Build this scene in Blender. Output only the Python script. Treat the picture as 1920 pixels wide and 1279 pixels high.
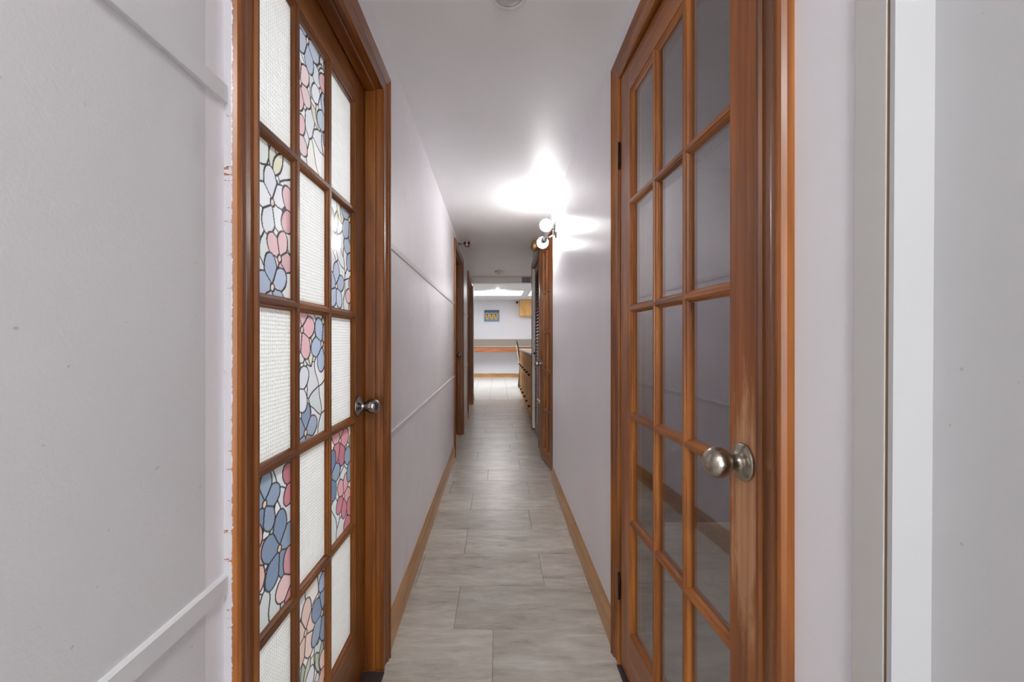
import bpy, bmesh, math, random
import numpy as np
from mathutils import Vector, Matrix

for o in list(bpy.data.objects):
    bpy.data.objects.remove(o)
scene = bpy.context.scene
COL = scene.collection
R = random.Random(7)

# ------------------------------------------------------------------ camera
EYE = 1.157
cam_data = bpy.data.cameras.new('camera')
cam_data.sensor_width = 36.0
cam_data.lens = 811.0 / 1920.0 * 36.0
cam_data.shift_x = 26.0 / 1920.0
cam_data.shift_y = -1.5 / 1920.0
cam_data.clip_start = 0.02
cam_data.clip_end = 100
cam = bpy.data.objects.new('camera', cam_data)
COL.objects.link(cam)
cam.location = (0, 0, EYE)
cam.rotation_euler = (math.pi / 2, 0, 0)
scene.camera = cam

# ------------------------------------------------------------------ light and exposure
world = bpy.data.worlds.new('world')
scene.world = world
world.use_nodes = True
wb = world.node_tree.nodes['Background']
wb.inputs['Color'].default_value = (0.955, 0.978, 1.0, 1)
wb.inputs['Strength'].default_value = 5.8
scene.cycles.max_bounces = 20
scene.cycles.diffuse_bounces = 10
scene.view_settings.view_transform = 'Standard'
scene.view_settings.look = 'None'
scene.view_settings.exposure = 1.3
scene.view_settings.gamma = 1.0
scene.view_settings.use_curve_mapping = False
BULB = 27.0          # wall sconce globes
PANEL = 2.9          # kitchen ceiling panels
SPOT = 330.0         # kitchen downlight
ROOM = 37.0          # ceiling lamp of the room behind the patterned glass door (W)
DIM_FILL = 2.2            # weak fill lamp added in the room behind the clear glass door (W)
HALL_FILL = 9.0          # unseen fill lamp added on the ceiling behind the camera (W)


# ------------------------------------------------------------------ helpers
def lin(r, g, b):
    def f(c):
        c /= 255.0
        return c / 12.92 if c <= 0.04045 else ((c + 0.055) / 1.055) ** 2.4
    return (f(r), f(g), f(b), 1.0)


def tag(o, label=None, cat=None, group=None, kind=None):
    if label: o['label'] = label
    if cat: o['category'] = cat
    if group: o['group'] = group
    if kind: o['kind'] = kind
    return o


def empty(name, loc=(0, 0, 0), rz=0.0, parent=None):
    o = bpy.data.objects.new(name, None)
    COL.objects.link(o)
    o.location = loc
    o.rotation_euler = (0, 0, rz)
    o.empty_display_size = 0.05
    if parent: o.parent = parent
    return o


def link(name, me, mat, parent=None, loc=None, smooth=False, bevel=0.0):
    o = bpy.data.objects.new(name, me)
    COL.objects.link(o)
    if mat is not None and len(me.materials) == 0:
        me.materials.append(mat)
    if parent: o.parent = parent
    if loc is not None: o.location = loc
    if smooth:
        me.polygons.foreach_set('use_smooth', [True] * len(me.polygons))
    if bevel > 0:
        m = o.modifiers.new('bevel', 'BEVEL')
        m.width = bevel
        m.segments = 2
        m.limit_method = 'ANGLE'
    return o


class MB:
    """collects shapes into one mesh"""
    def __init__(self):
        self.v = []
        self.f = []

    def add(self, verts, faces):
        n = len(self.v)
        self.v += [tuple(p) for p in verts]
        self.f += [tuple(i + n for i in f) for f in faces]
        return self

    def box(self, x0, x1, y0, y1, z0, z1):
        v = [(x, y, z) for x in (x0, x1) for y in (y0, y1) for z in (z0, z1)]
        f = [(0, 1, 3, 2), (4, 6, 7, 5), (0, 4, 5, 1), (2, 3, 7, 6), (0, 2, 6, 4), (1, 5, 7, 3)]
        return self.add(v, f)

    def prism(self, pts, f0, f1):
        n = len(pts)
        v = [f0(*p) for p in pts] + [f1(*p) for p in pts]
        f = [(i, (i + 1) % n, n + (i + 1) % n, n + i) for i in range(n)]
        f += [tuple(range(n - 1, -1, -1)), tuple(range(n, 2 * n))]
        return self.add(v, f)

    def lathe(self, prof, mat=None, seg=32):
        """prof: (radius, height) list, around local z, then matrix"""
        M = mat or Matrix()
        v, f = [], []
        n = len(prof)
        for k in range(seg):
            a = 2 * math.pi * k / seg
            for r, h in prof:
                v.append(tuple(M @ Vector((r * math.cos(a), r * math.sin(a), h))))
        for k in range(seg):
            k2 = (k + 1) % seg
            for i in range(n - 1):
                f.append((k * n + i, k2 * n + i, k2 * n + i + 1, k * n + i + 1))
        return self.add(v, f)

    def tube(self, path, rad, seg=10):
        path = [Vector(p) for p in path]
        v, f = [], []
        for i, p in enumerate(path):
            d = (path[min(i + 1, len(path) - 1)] - path[max(i - 1, 0)]).normalized()
            up = Vector((0, 0, 1)) if abs(d.z) < 0.9 else Vector((1, 0, 0))
            a = d.cross(up).normalized()
            b = d.cross(a).normalized()
            r = rad[i] if isinstance(rad, (list, tuple)) else rad
            for k in range(seg):
                t = 2 * math.pi * k / seg
                v.append(tuple(p + a * (r * math.cos(t)) + b * (r * math.sin(t))))
        for i in range(len(path) - 1):
            for k in range(seg):
                k2 = (k + 1) % seg
                f.append((i * seg + k, i * seg + k2, (i + 1) * seg + k2, (i + 1) * seg + k))
        f.append(tuple(range(seg - 1, -1, -1)))
        f.append(tuple((len(path) - 1) * seg + k for k in range(seg)))
        return self.add(v, f)

    def sphere(self, c, r, seg=24, rings=14, sx=1, sy=1, sz=1):
        prof = []
        for i in range(rings + 1):
            t = math.pi * i / rings
            prof.append((max(1e-5, r * math.sin(t)), -r * math.cos(t)))
        return self.lathe(prof, Matrix.Translation(Vector(c)) @ Matrix.Diagonal((sx, sy, sz, 1)), seg)

    def build(self, name, mat, parent=None, loc=None, smooth=False, bevel=0.0, warp=None, normals=True):
        me = bpy.data.meshes.new(name)
        v = [warp(*p) for p in self.v] if warp else self.v
        me.from_pydata(v, [], self.f)
        if normals:
            bm = bmesh.new()
            bm.from_mesh(me)
            bmesh.ops.recalc_face_normals(bm, faces=bm.faces)
            bm.to_mesh(me)
            bm.free()
        me.update()
        return link(name, me, mat, parent, loc, smooth, bevel)


# walls open out very slightly with distance
def WL(x, y, z):
    return (x - 0.009 * max(0.0, y - 1.6), y, z)


def WR(x, y, z):
    return (x + 0.005 * max(0.0, y - 1.6), y, z)


# ------------------------------------------------------------------ materials
def new_mat(name):
    m = bpy.data.materials.new(name)
    m.use_nodes = True
    nt = m.node_tree
    b = nt.nodes['Principled BSDF']
    return m, nt, b


def N(nt, typ, **kw):
    n = nt.nodes.new(typ)
    for k, v in kw.items():
        if k.startswith('i_'):
            n.inputs[k[2:].replace('_', ' ')].default_value = v
        else:
            setattr(n, k, v)
    return n


def ramp(nt, fac, stops):
    r = nt.nodes.new('ShaderNodeValToRGB')
    els = r.color_ramp.elements
    while len(els) < len(stops):
        els.new(0.5)
    for e, (p, c) in zip(els, stops):
        e.position = p
        e.color = c
    nt.links.new(fac, r.inputs['Fac'])
    return r.outputs['Color']


def mixc(nt, fac, a, b, mode='MIX'):
    m = nt.nodes.new('ShaderNodeMix')
    m.data_type = 'RGBA'
    m.blend_type = mode
    for sock, val in ((m.inputs[0], fac), (m.inputs[6], a), (m.inputs[7], b)):
        if isinstance(val, (float, int, tuple)):
            sock.default_value = val
        else:
            nt.links.new(val, sock)
    return m.outputs[2]


def math_n(nt, op, a, b=None, c=None):
    m = nt.nodes.new('ShaderNodeMath')
    m.operation = op
    for s, val in zip(m.inputs, (a, b, c)):
        if val is None: continue
        if isinstance(val, (float, int)):
            s.default_value = val
        else:
            nt.links.new(val, s)
    return m.outputs[0]


def obj_coords(nt, scale, randomize=True, source='Object'):
    tc = nt.nodes.new('ShaderNodeTexCoord')
    vec = tc.outputs[source]
    if randomize:
        oi = nt.nodes.new('ShaderNodeObjectInfo')
        va = nt.nodes.new('ShaderNodeVectorMath')
        va.operation = 'MULTIPLY_ADD'
        nt.links.new(oi.outputs['Random'], va.inputs[0])
        va.inputs[1].default_value = (13.7, 7.3, 9.1)
        nt.links.new(vec, va.inputs[2])
        vec = va.outputs[0]
    mp = nt.nodes.new('ShaderNodeMapping')
    mp.inputs['Scale'].default_value = scale
    nt.links.new(vec, mp.inputs['Vector'])
    return mp.outputs['Vector']


def noise(nt, vec, scale, detail=4.0, rough=0.55, dist=0.0):
    n = nt.nodes.new('ShaderNodeTexNoise')
    n.inputs['Scale'].default_value = scale
    n.inputs['Detail'].default_value = detail
    n.inputs['Roughness'].default_value = rough
    n.inputs['Distortion'].default_value = dist
    nt.links.new(vec, n.inputs['Vector'])
    return n.outputs['Fac']


def bump(nt, b, height, strength, dist=0.002):
    bp = nt.nodes.new('ShaderNodeBump')
    bp.inputs['Strength'].default_value = strength
    bp.inputs['Distance'].default_value = dist
    nt.links.new(height, bp.inputs['Height'])
    nt.links.new(bp.outputs['Normal'], b.inputs['Normal'])


WOODS = {}


def wood(kind, axis):
    """varnished timber, grain along the object's own axis"""
    key = (kind, axis)
    if key in WOODS: return WOODS[key]
    pal = {
        'door': ((86, 43, 12), (147, 83, 28), (194, 123, 49)),
        'doorl': ((78, 41, 10), (136, 78, 24), (180, 113, 44)),
        'frame': ((67, 34, 7), (129, 71, 20), (175, 106, 35)),
        'jamb': ((71, 35, 9), (129, 71, 21), (168, 102, 37)),
        'oak':   ((142, 94, 50), (190, 140, 84), (216, 172, 116)),
        'pine':  ((200, 142, 80), (230, 180, 116), (242, 202, 142)),
        'cherry': ((118, 60, 30), (170, 102, 60), (196, 130, 84)),
        'dark':  ((26, 14, 8), (48, 28, 18), (70, 44, 30)),
        'brown': ((74, 38, 20), (120, 70, 42), (150, 94, 62)),
    }[kind]
    m, nt, b = new_mat('wood_%s_%s' % (kind, 'xyz'[axis]))
    s1 = [70.0, 70.0, 70.0]; s1[axis] = 2.2
    s2 = [9.0, 9.0, 9.0]; s2[axis] = 1.4
    v1 = obj_coords(nt, tuple(s1))
    v2 = obj_coords(nt, tuple(s2))
    fine = noise(nt, v1, 1.0, 5.0, 0.6, 0.3)
    broad = noise(nt, v2, 1.0, 3.0, 0.5, 0.9)
    mixf = math_n(nt, 'MULTIPLY_ADD', fine, 0.5, math_n(nt, 'MULTIPLY', broad, 0.5))
    c = ramp(nt, mixf, [(0.30, lin(*pal[0])), (0.5, lin(*pal[1])), (0.70, lin(*pal[2]))])
    nt.links.new(c, b.inputs['Base Color'])
    b.inputs['Roughness'].default_value = 0.36
    b.inputs['Coat Weight'].default_value = 0.15
    b.inputs['Coat Roughness'].default_value = 0.25
    if kind == 'pine':
        b.inputs['Roughness'].default_value = 0.7
        b.inputs['Coat Weight'].default_value = 0.0
        b.inputs['Specular IOR Level'].default_value = 0.2
    bump(nt, b, fine, 0.10, 0.001)
    WOODS[key] = m
    return m


def painted_edge(kind, y_edge):
    """frame timber whose outer edge was caught by the wall paint, with a ragged line"""
    m = wood(kind, 2).copy()
    m.name = 'wood_%s_paint_edge' % kind
    nt = m.node_tree
    b = nt.nodes['Principled BSDF']
    src = b.inputs['Base Color'].links[0].from_socket
    tc = nt.nodes.new('ShaderNodeTexCoord')
    sp = nt.nodes.new('ShaderNodeSeparateXYZ')
    nt.links.new(tc.outputs['Object'], sp.inputs[0])
    v = obj_coords(nt, (30, 30, 130), False)
    n = noise(nt, v, 1.0, 4.0, 0.7)
    lim = math_n(nt, 'MULTIPLY_ADD', math_n(nt, 'POWER', n, 3.0), 0.0042, y_edge - 0.0002)
    f = math_n(nt, 'LESS_THAN', sp.outputs['Y'], lim)
    nt.links.new(mixc(nt, f, src, lin(186, 183, 188)), b.inputs['Base Color'])
    # small chips along the mouldings
    return m


def worn_stile(x_knob, z_knob):
    """lock stile with the varnish rubbed through around and below the knob"""
    m, nt, b = new_mat('wood_worn_lock_stile')
    v1 = obj_coords(nt, (70, 70, 2.2), False)
    v2 = obj_coords(nt, (9, 9, 1.4), False)
    fine = noise(nt, v1, 1.0, 5.0, 0.6, 0.3)
    broad = noise(nt, v2, 1.0, 3.0, 0.5, 0.9)
    mixf = math_n(nt, 'MULTIPLY_ADD', fine, 0.5, math_n(nt, 'MULTIPLY', broad, 0.5))
    c = ramp(nt, mixf, [(0.30, lin(108, 54, 16)), (0.5, lin(164, 94, 36)), (0.70, lin(194, 126, 60))])
    tc = nt.nodes.new('ShaderNodeTexCoord')
    sp = nt.nodes.new('ShaderNodeSeparateXYZ')
    nt.links.new(tc.outputs['Object'], sp.inputs[0])
    dz = math_n(nt, 'DIVIDE', math_n(nt, 'SUBTRACT', sp.outputs['Z'], z_knob - 0.10), 0.29)
    dx = math_n(nt, 'DIVIDE', math_n(nt, 'SUBTRACT', sp.outputs['X'], x_knob + 0.004), 0.055)
    d = math_n(nt, 'ADD', math_n(nt, 'MULTIPLY', dz, dz), math_n(nt, 'MULTIPLY', dx, dx))
    v3 = obj_coords(nt, (45, 45, 9), False)
    n3 = noise(nt, v3, 1.0, 4.0, 0.6, 0.2)
    a = math_n(nt, 'ADD', math_n(nt, 'SUBTRACT', 1.0, d), math_n(nt, 'MULTIPLY_ADD', n3, 2.2, -1.1))
    mask = ramp(nt, a, [(0.15, (0, 0, 0, 1)), (0.75, (0.85, 0.85, 0.85, 1))])
    pale = ramp(nt, fine, [(0.3, lin(190, 130, 86)), (0.7, lin(232, 184, 140))])
    c2 = mixc(nt, mask, c, pale)
    # scattered scratches lower down
    v4 = obj_coords(nt, (230, 230, 22), False)
    n4 = noise(nt, v4, 1.0, 2.0, 0.5)
    low = ramp(nt, math_n(nt, 'MULTIPLY_ADD', sp.outputs['Z'], -1.3, 1.15), [(0.0, (0, 0, 0, 1)), (0.25, (1, 1, 1, 1))])
    sc = ramp(nt, n4, [(0.70, (0, 0, 0, 1)), (0.74, (1, 1, 1, 1))])
    c3 = mixc(nt, math_n(nt, 'MULTIPLY', math_n(nt, 'MULTIPLY', sc, low), 0.6), c2, lin(205, 150, 104))
    nt.links.new(c3, b.inputs['Base Color'])
    b.inputs['Roughness'].default_value = 0.38
    b.inputs['Coat Weight'].default_value = 0.12
    b.inputs['Coat Roughness'].default_value = 0.25
    bump(nt, b, fine, 0.10, 0.001)
    return m


def paint(name, col, rough=0.42, spec=0.5, bump_s=0.08, mott=0.03, tint=None, scale=160.0):
    m, nt, b = new_mat(name)
    v = obj_coords(nt, (1, 1, 1), False)
    n1 = noise(nt, v, 2.3, 3.0, 0.6, 0.4)
    c0 = lin(*col)
    hi = tuple(min(1, c * (1 + mott)) for c in c0[:3]) + (1,)
    lo = tuple(c * (1 - mott) for c in c0[:3]) + (1,)
    c = ramp(nt, n1, [(0.35, lo), (0.65, hi)])
    if tint:
        v2 = obj_coords(nt, (6, 1.6, 1.2), False)
        n2 = noise(nt, v2, 1.0, 3.0, 0.5, 0.6)
        f = ramp(nt, n2, [(0.52, (0, 0, 0, 1)), (0.72, (0.5, 0.5, 0.5, 1))])
        c = mixc(nt, f, c, lin(*tint))
    if name == 'pale_grey_satin_paint':
        c = scuffs(nt, c)
    nt.links.new(c, b.inputs['Base Color'])
    b.inputs['Roughness'].default_value = rough
    b.inputs['Specular IOR Level'].default_value = spec
    n3 = noise(nt, v, scale, 2.0, 0.5, 0.6)
    bump(nt, b, n3, bump_s, 0.002)
    return m


def scuffs(nt, c):
    """faint rubbed patches, a few specks and short scratches on old paint"""
    va = obj_coords(nt, (1, 5.0, 4.0), False)
    na = noise(nt, va, 1.0, 3.0, 0.6, 0.5)
    fa = ramp(nt, na, [(0.60, (0, 0, 0, 1)), (0.76, (0.22, 0.22, 0.22, 1))])
    vb = obj_coords(nt, (1, 80, 95), False)
    nb = noise(nt, vb, 1.0, 1.0, 0.4, 0.0)
    fb = ramp(nt, nb, [(0.795, (0, 0, 0, 1)), (0.835, (0.38, 0.38, 0.38, 1))])
    c = mixc(nt, fa, c, lin(186, 186, 190))
    return mixc(nt, fb, c, lin(120, 118, 118))


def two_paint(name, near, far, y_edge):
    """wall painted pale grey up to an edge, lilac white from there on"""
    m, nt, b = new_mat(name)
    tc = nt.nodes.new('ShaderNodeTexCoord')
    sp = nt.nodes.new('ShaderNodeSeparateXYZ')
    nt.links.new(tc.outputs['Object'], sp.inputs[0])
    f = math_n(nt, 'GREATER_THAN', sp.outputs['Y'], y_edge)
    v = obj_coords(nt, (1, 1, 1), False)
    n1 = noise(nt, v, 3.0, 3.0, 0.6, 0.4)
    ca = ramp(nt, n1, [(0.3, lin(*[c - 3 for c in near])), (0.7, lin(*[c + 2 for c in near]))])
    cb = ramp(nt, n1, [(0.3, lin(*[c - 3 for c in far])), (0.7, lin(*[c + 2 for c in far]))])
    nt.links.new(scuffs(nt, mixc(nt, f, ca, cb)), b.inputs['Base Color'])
    b.inputs['Roughness'].default_value = 0.4
    n3 = noise(nt, v, 190.0, 2.0, 0.5, 0.8)
    n4 = math_n(nt, 'MULTIPLY', n3, math_n(nt, 'MULTIPLY_ADD', f, -0.7, 1.0))
    bump(nt, b, n4, 0.14, 0.002)
    return m


def plain(name, col, rough=0.5, metal=0.0, spec=0.5):
    m, nt, b = new_mat(name)
    v = obj_coords(nt, (1, 1, 1))
    n1 = noise(nt, v, 30.0, 2.0)
    c0 = lin(*col)
    c = ramp(nt, n1, [(0.3, tuple(x * 0.93 for x in c0[:3]) + (1,)), (0.7, tuple(min(1, x * 1.05) for x in c0[:3]) + (1,))])
    nt.links.new(c, b.inputs['Base Color'])
    b.inputs['Roughness'].default_value = rough
    b.inputs['Metallic'].default_value = metal
    b.inputs['Specular IOR Level'].default_value = spec
    return m


def emit(name, col, strength):
    m = bpy.data.materials.new(name)
    m.use_nodes = True
    nt = m.node_tree
    nt.nodes.clear()
    e = N(nt, 'ShaderNodeEmission')
    e.inputs['Color'].default_value = col
    e.inputs['Strength'].default_value = strength
    o = N(nt, 'ShaderNodeOutputMaterial')
    nt.links.new(e.outputs[0], o.inputs['Surface'])
    return m


def clear_glass():
    m = bpy.data.materials.new('clear_glass')
    m.use_nodes = True
    nt = m.node_tree
    nt.nodes.clear()
    tr = N(nt, 'ShaderNodeBsdfTransparent')
    tr.inputs['Color'].default_value = (0.93, 0.92, 0.93, 1)
    gl = N(nt, 'ShaderNodeBsdfGlossy')
    gl.inputs['Roughness'].default_value = 0.03
    geo = N(nt, 'ShaderNodeNewGeometry')
    dt = N(nt, 'ShaderNodeVectorMath', operation='DOT_PRODUCT')
    nt.links.new(geo.outputs['Normal'], dt.inputs[0])
    nt.links.new(geo.outputs['Incoming'], dt.inputs[1])
    c1 = math_n(nt, 'SUBTRACT', 1.0, math_n(nt, 'ABSOLUTE', dt.outputs['Value']))
    fres = math_n(nt, 'MULTIPLY_ADD', math_n(nt, 'POWER', c1, 5.0), 0.80, 0.20)
    mx = N(nt, 'ShaderNodeMixShader')
    o = N(nt, 'ShaderNodeOutputMaterial')
    nt.links.new(fres, mx.inputs[0])
    nt.links.new(tr.outputs[0], mx.inputs[1])
    nt.links.new(gl.outputs[0], mx.inputs[2])
    nt.links.new(mx.outputs[0], o.inputs['Surface'])
    return m


def frosted(name, use_attr):
    m = bpy.data.materials.new(name)
    m.use_nodes = True
    nt = m.node_tree
    nt.nodes.clear()
    tl = N(nt, 'ShaderNodeBsdfTranslucent')
    df = N(nt, 'ShaderNodeBsdfDiffuse')
    gl = N(nt, 'ShaderNodeBsdfGlossy')
    gl.inputs['Roughness'].default_value = 0.12 if use_attr else 0.25
    m1 = N(nt, 'ShaderNodeMixShader')
    m2 = N(nt, 'ShaderNodeMixShader')
    fr = N(nt, 'ShaderNodeFresnel')
    fr.inputs['IOR'].default_value = 1.35
    o = N(nt, 'ShaderNodeOutputMaterial')
    nt.links.new(tl.outputs[0], m1.inputs[1])
    nt.links.new(df.outputs[0], m1.inputs[2])
    nt.links.new(fr.outputs[0], m2.inputs[0])
    nt.links.new(m1.outputs[0], m2.inputs[1])
    nt.links.new(gl.outputs[0], m2.inputs[2])
    nt.links.new(m2.outputs[0], o.inputs['Surface'])
    if use_attr:
        at = N(nt, 'ShaderNodeAttribute')
        at.attribute_name = 'Col'
        nt.links.new(at.outputs['Color'], tl.inputs['Color'])
        nt.links.new(at.outputs['Color'], df.inputs['Color'])
        m1.inputs[0].default_value = 0.55
    else:
        tl.inputs['Color'].default_value = (0.93, 0.93, 0.92, 1)
        df.inputs['Color'].default_value = (0.80, 0.80, 0.80, 1)
        m1.inputs[0].default_value = 0.30
        tc = N(nt, 'ShaderNodeTexCoord')
        sp = N(nt, 'ShaderNodeSeparateXYZ')
        nt.links.new(tc.outputs['Object'], sp.inputs[0])
        k = math.pi / 0.0085
        sx = math_n(nt, 'SINE', math_n(nt, 'MULTIPLY', sp.outputs['X'], k))
        sz = math_n(nt, 'SINE', math_n(nt, 'MULTIPLY', sp.outputs['Z'], k))
        h = math_n(nt, 'ADD', math_n(nt, 'ABSOLUTE', sx), math_n(nt, 'ABSOLUTE', sz))
        bp = N(nt, 'ShaderNodeBump')
        bp.inputs['Strength'].default_value = 0.9
        bp.inputs['Distance'].default_value = 0.002
        nt.links.new(h, bp.inputs['Height'])
        for n in (tl, df, gl):
            nt.links.new(bp.outputs['Normal'], n.inputs['Normal'])
        # pressed dimples: colour ramps slightly greyer in the grooves
        g = ramp(nt, math_n(nt, 'MULTIPLY', h, 0.5), [(0.12, (0.66, 0.67, 0.68, 1)), (0.5, (0.97, 0.97, 0.965, 1))])
        nt.links.new(g, tl.inputs['Color'])
        nt.links.new(g, df.inputs['Color'])
    return m


def floor_mat():
    m, nt, b = new_mat('grey_vinyl_plank')
    v1 = obj_coords(nt, (2.6, 9.0, 1))
    v2 = obj_coords(nt, (9.0, 34.0, 1))
    n1 = noise(nt, v1, 1.0, 5.0, 0.62, 0.8)
    n2 = noise(nt, v2, 1.0, 6.0, 0.65, 0.4)
    f = math_n(nt, 'MULTIPLY_ADD', n1, 0.55, math_n(nt, 'MULTIPLY', n2, 0.45))
    c = ramp(nt, f, [(0.32, lin(148, 141, 130)), (0.44, lin(186, 180, 169)), (0.56, lin(204, 199, 189)), (0.70, lin(226, 222, 214))])
    oi = nt.nodes.new('ShaderNodeObjectInfo')
    tone = ramp(nt, oi.outputs['Random'], [(0.0, (0.88, 0.88, 0.88, 1)), (1.0, (1.06, 1.06, 1.06, 1))])
    c = mixc(nt, 1.0, c, tone, 'MULTIPLY')
    nt.links.new(c, b.inputs['Base Color'])
    b.inputs['Roughness'].default_value = 0.29
    b.inputs['Specular IOR Level'].default_value = 0.5
    v3 = obj_coords(nt, (30, 55, 1))
    n3 = noise(nt, v3, 1.0, 5.0, 0.6, 1.8)
    bump(nt, b, n3, 0.22, 0.002)
    return m


M = {}
M['lilac'] = paint('lilac_white_wall_paint', (238, 236, 240), 0.36, 0.5, 0.07, 0.012, (240, 228, 236))
M['lilac2'] = paint('lilac_white_wall_paint_kitchen', (222, 221, 226), 0.5, 0.4, 0.04, 0.01)
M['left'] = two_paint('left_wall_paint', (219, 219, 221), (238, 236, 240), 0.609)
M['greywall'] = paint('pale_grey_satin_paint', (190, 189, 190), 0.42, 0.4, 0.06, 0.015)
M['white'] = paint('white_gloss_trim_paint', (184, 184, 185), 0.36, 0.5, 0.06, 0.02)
M['leafwhite'] = paint('white_leaf_paint', (244, 243, 240), 0.5, 0.4, 0.04, 0.01)
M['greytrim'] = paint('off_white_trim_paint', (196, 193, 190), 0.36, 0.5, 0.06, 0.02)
M['batten'] = paint('batten_paint', (219, 219, 221), 0.4, 0.5, 0.2, 0.02, None, 60.0)
M['ceiling'] = paint('ceiling_paint', (240, 240, 241), 0.42, 0.5, 0.06, 0.012)
M['ceil2'] = paint('kitchen_ceiling_paint', (222, 222, 224), 0.6, 0.3, 0.03, 0.01)
M['plum'] = plain('plum_paint', (150, 126, 150), 0.5)
M['plank'] = floor_mat()
M['grout'] = plain('floor_seam_grey', (196, 192, 186), 0.6)
M['ktile'] = plain('pale_ceramic_tile', (222, 222, 218), 0.22)
M['kgrout'] = plain('tile_grout', (112, 110, 104), 0.8)
M['saddle'] = plain('dark_threshold', (66, 58, 56), 0.5)
M['glass'] = clear_glass()
M['pressed'] = frosted('pressed_glass', False)
M['film'] = frosted('stained_glass_film', True)
M['nickel'] = plain('satin_nickel', (176, 168, 156), 0.28, 1.0)
M['steel'] = plain('polished_steel', (150, 148, 145), 0.2, 1.0)
M['socket'] = plain('grey_lamp_socket', (40, 39, 38), 0.5, 0.0)
M['hinge'] = plain('dark_bronze_hinge', (42, 30, 24), 0.4, 0.8)
M['black'] = plain('black_plastic', (18, 17, 17), 0.4)
M['whitepl'] = plain('white_plastic', (226, 226, 226), 0.35)
M['lens'] = plain('grey_frosted_lens', (196, 194, 194), 0.4)
M['brass'] = plain('aged_brass', (214, 182, 120), 0.35, 0.8)
M['amber'] = plain('amber_glass_shade', (150, 92, 38), 0.15, 0.0, 0.8)
M['amberdark'] = plain('dark_brown_band', (38, 18, 10), 0.2)
M['cream'] = plain('cream_band', (226, 206, 180), 0.4)
M['bulb'] = emit('lit_globe_bulb', (1.0, 0.985, 0.965, 1), BULB)
M['panel'] = emit('lit_ceiling_panel', (0.97, 0.98, 1.0, 1), PANEL)
M['spot'] = emit('lit_downlight', (1.0, 0.98, 0.95, 1), SPOT)
M['stone'] = plain('taupe_laminate', (158, 148, 136), 0.4)
M['ctop'] = plain('cream_worktop', (222, 208, 188), 0.35)
M['canvas'] = plain('slate_blue_canvas', (120, 142, 168), 0.7)
M['canvasd'] = plain('dark_blue_paint', (78, 98, 124), 0.7)
M['ochre'] = plain('ochre_paint', (212, 172, 84), 0.7)
M['rust'] = plain('dark_umber_paint', (92, 58, 30), 0.7)
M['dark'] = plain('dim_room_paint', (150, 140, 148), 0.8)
M['roomwhite'] = plain('white_room_paint', (236, 236, 234), 0.8)
M['strip'] = plain('white_weather_strip', (214, 210, 206), 0.5)
M['uphol'] = plain('cream_upholstery', (214, 196, 176), 0.8)
M['barewood'] = plain('bare_wood_in_gap', (136, 110, 84), 0.8)
M['putty'] = plain('cream_hook', (226, 202, 176), 0.5)

# ------------------------------------------------------------------ room shell
LX = -0.412      # left hall wall face
RX = 0.438       # right hall wall face
CZ = 2.245       # hall ceiling
KZ = 2.40        # kitchen ceiling
TH = 0.12
BACK = 13.6
Y0 = -4.6

floor = MB().box(-3.2, 3.2, Y0, 8.37, -0.06, -0.0065).box(-3.2, 3.2, 8.37, BACK + 0.1, -0.06, -0.0065).build('floor', M['grout'])
tag(floor, 'grey stone-look plank floor of the hallway running to pale kitchen tiles', 'floor', kind='structure')

# openings: (y0, y1, z_top)
L_OPEN = [(0.726, 1.511, 2.035), (4.33, 5.29, 2.09), (6.47, 7.79, 2.11)]
R_OPEN = [(0.715, 1.535, 2.085), (3.56, 4.47, 2.085), (4.72, 5.60, 2.085)]


def wall_with_openings(x0, x1, ya, yb, ztop, opens):
    mb = MB()
    y = ya
    for a, b, zt in opens:
        # split long runs so that the slight opening-out of the wall is followed
        mb.box(x0, x1, y, a, 0, ztop)
        mb.box(x0, x1, a, b, zt, ztop)
        y = b
    mb.box(x0, x1, y, yb, 0, ztop)
    return mb


JT = 0.02   # jamb board thickness


def grow(ops):
    return [(a - JT, b + JT, z + JT) for a, b, z in ops]


gl = grow(L_OPEN)
mb = MB()
mb.box(LX - TH, LX, Y0, gl[0][0], 0, KZ)
mb.box(LX - TH, LX, gl[0][0], gl[0][1], gl[0][2], KZ)
mb.box(LX - TH, LX, gl[0][1], 1.6, 0, KZ)
mb.box(LX - TH, LX, 1.6, gl[1][0], 0, KZ)
mb.box(LX - TH, LX, gl[1][0], gl[1][1], gl[1][2], KZ)
mb.box(LX - TH, LX, gl[1][1], gl[2][0], 0, KZ)
mb.box(LX - TH, LX, gl[2][0], gl[2][1], gl[2][2], KZ)
mb.box(LX - TH, LX, gl[2][1], 8.45, 0, KZ)
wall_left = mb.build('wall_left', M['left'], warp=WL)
tag(wall_left, 'long hallway wall, pale grey then lilac white, with two thin painted battens', 'wall', kind='structure')

gr = grow(R_OPEN)
mb = MB()
mb.box(RX, RX + TH, 0.5236, gr[0][0], 0, KZ)
mb.box(RX, RX + TH, gr[0][0], gr[0][1], gr[0][2], KZ)
mb.box(RX, RX + TH, gr[0][1], 1.6, 0, KZ)
mb.box(RX, RX + TH, 1.6, gr[1][0], 0, KZ)
mb.box(RX, RX + TH, gr[1][0], gr[1][1], gr[1][2], KZ)
mb.box(RX, RX + TH, gr[1][1], gr[2][0], 0, KZ)
mb.box(RX, RX + TH, gr[2][0], gr[2][1], gr[2][2], KZ)
mb.box(RX, RX + TH, gr[2][1], 5.70, 0, KZ)
wall_right = mb.build('wall_right', M['lilac'], warp=WR)
tag(wall_right, 'smooth lilac white hallway wall carrying the lit globe sconce', 'wall', kind='structure')


def lean(x, y, z):
    return (x, y + 0.0066 * (EYE - z), z)


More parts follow.
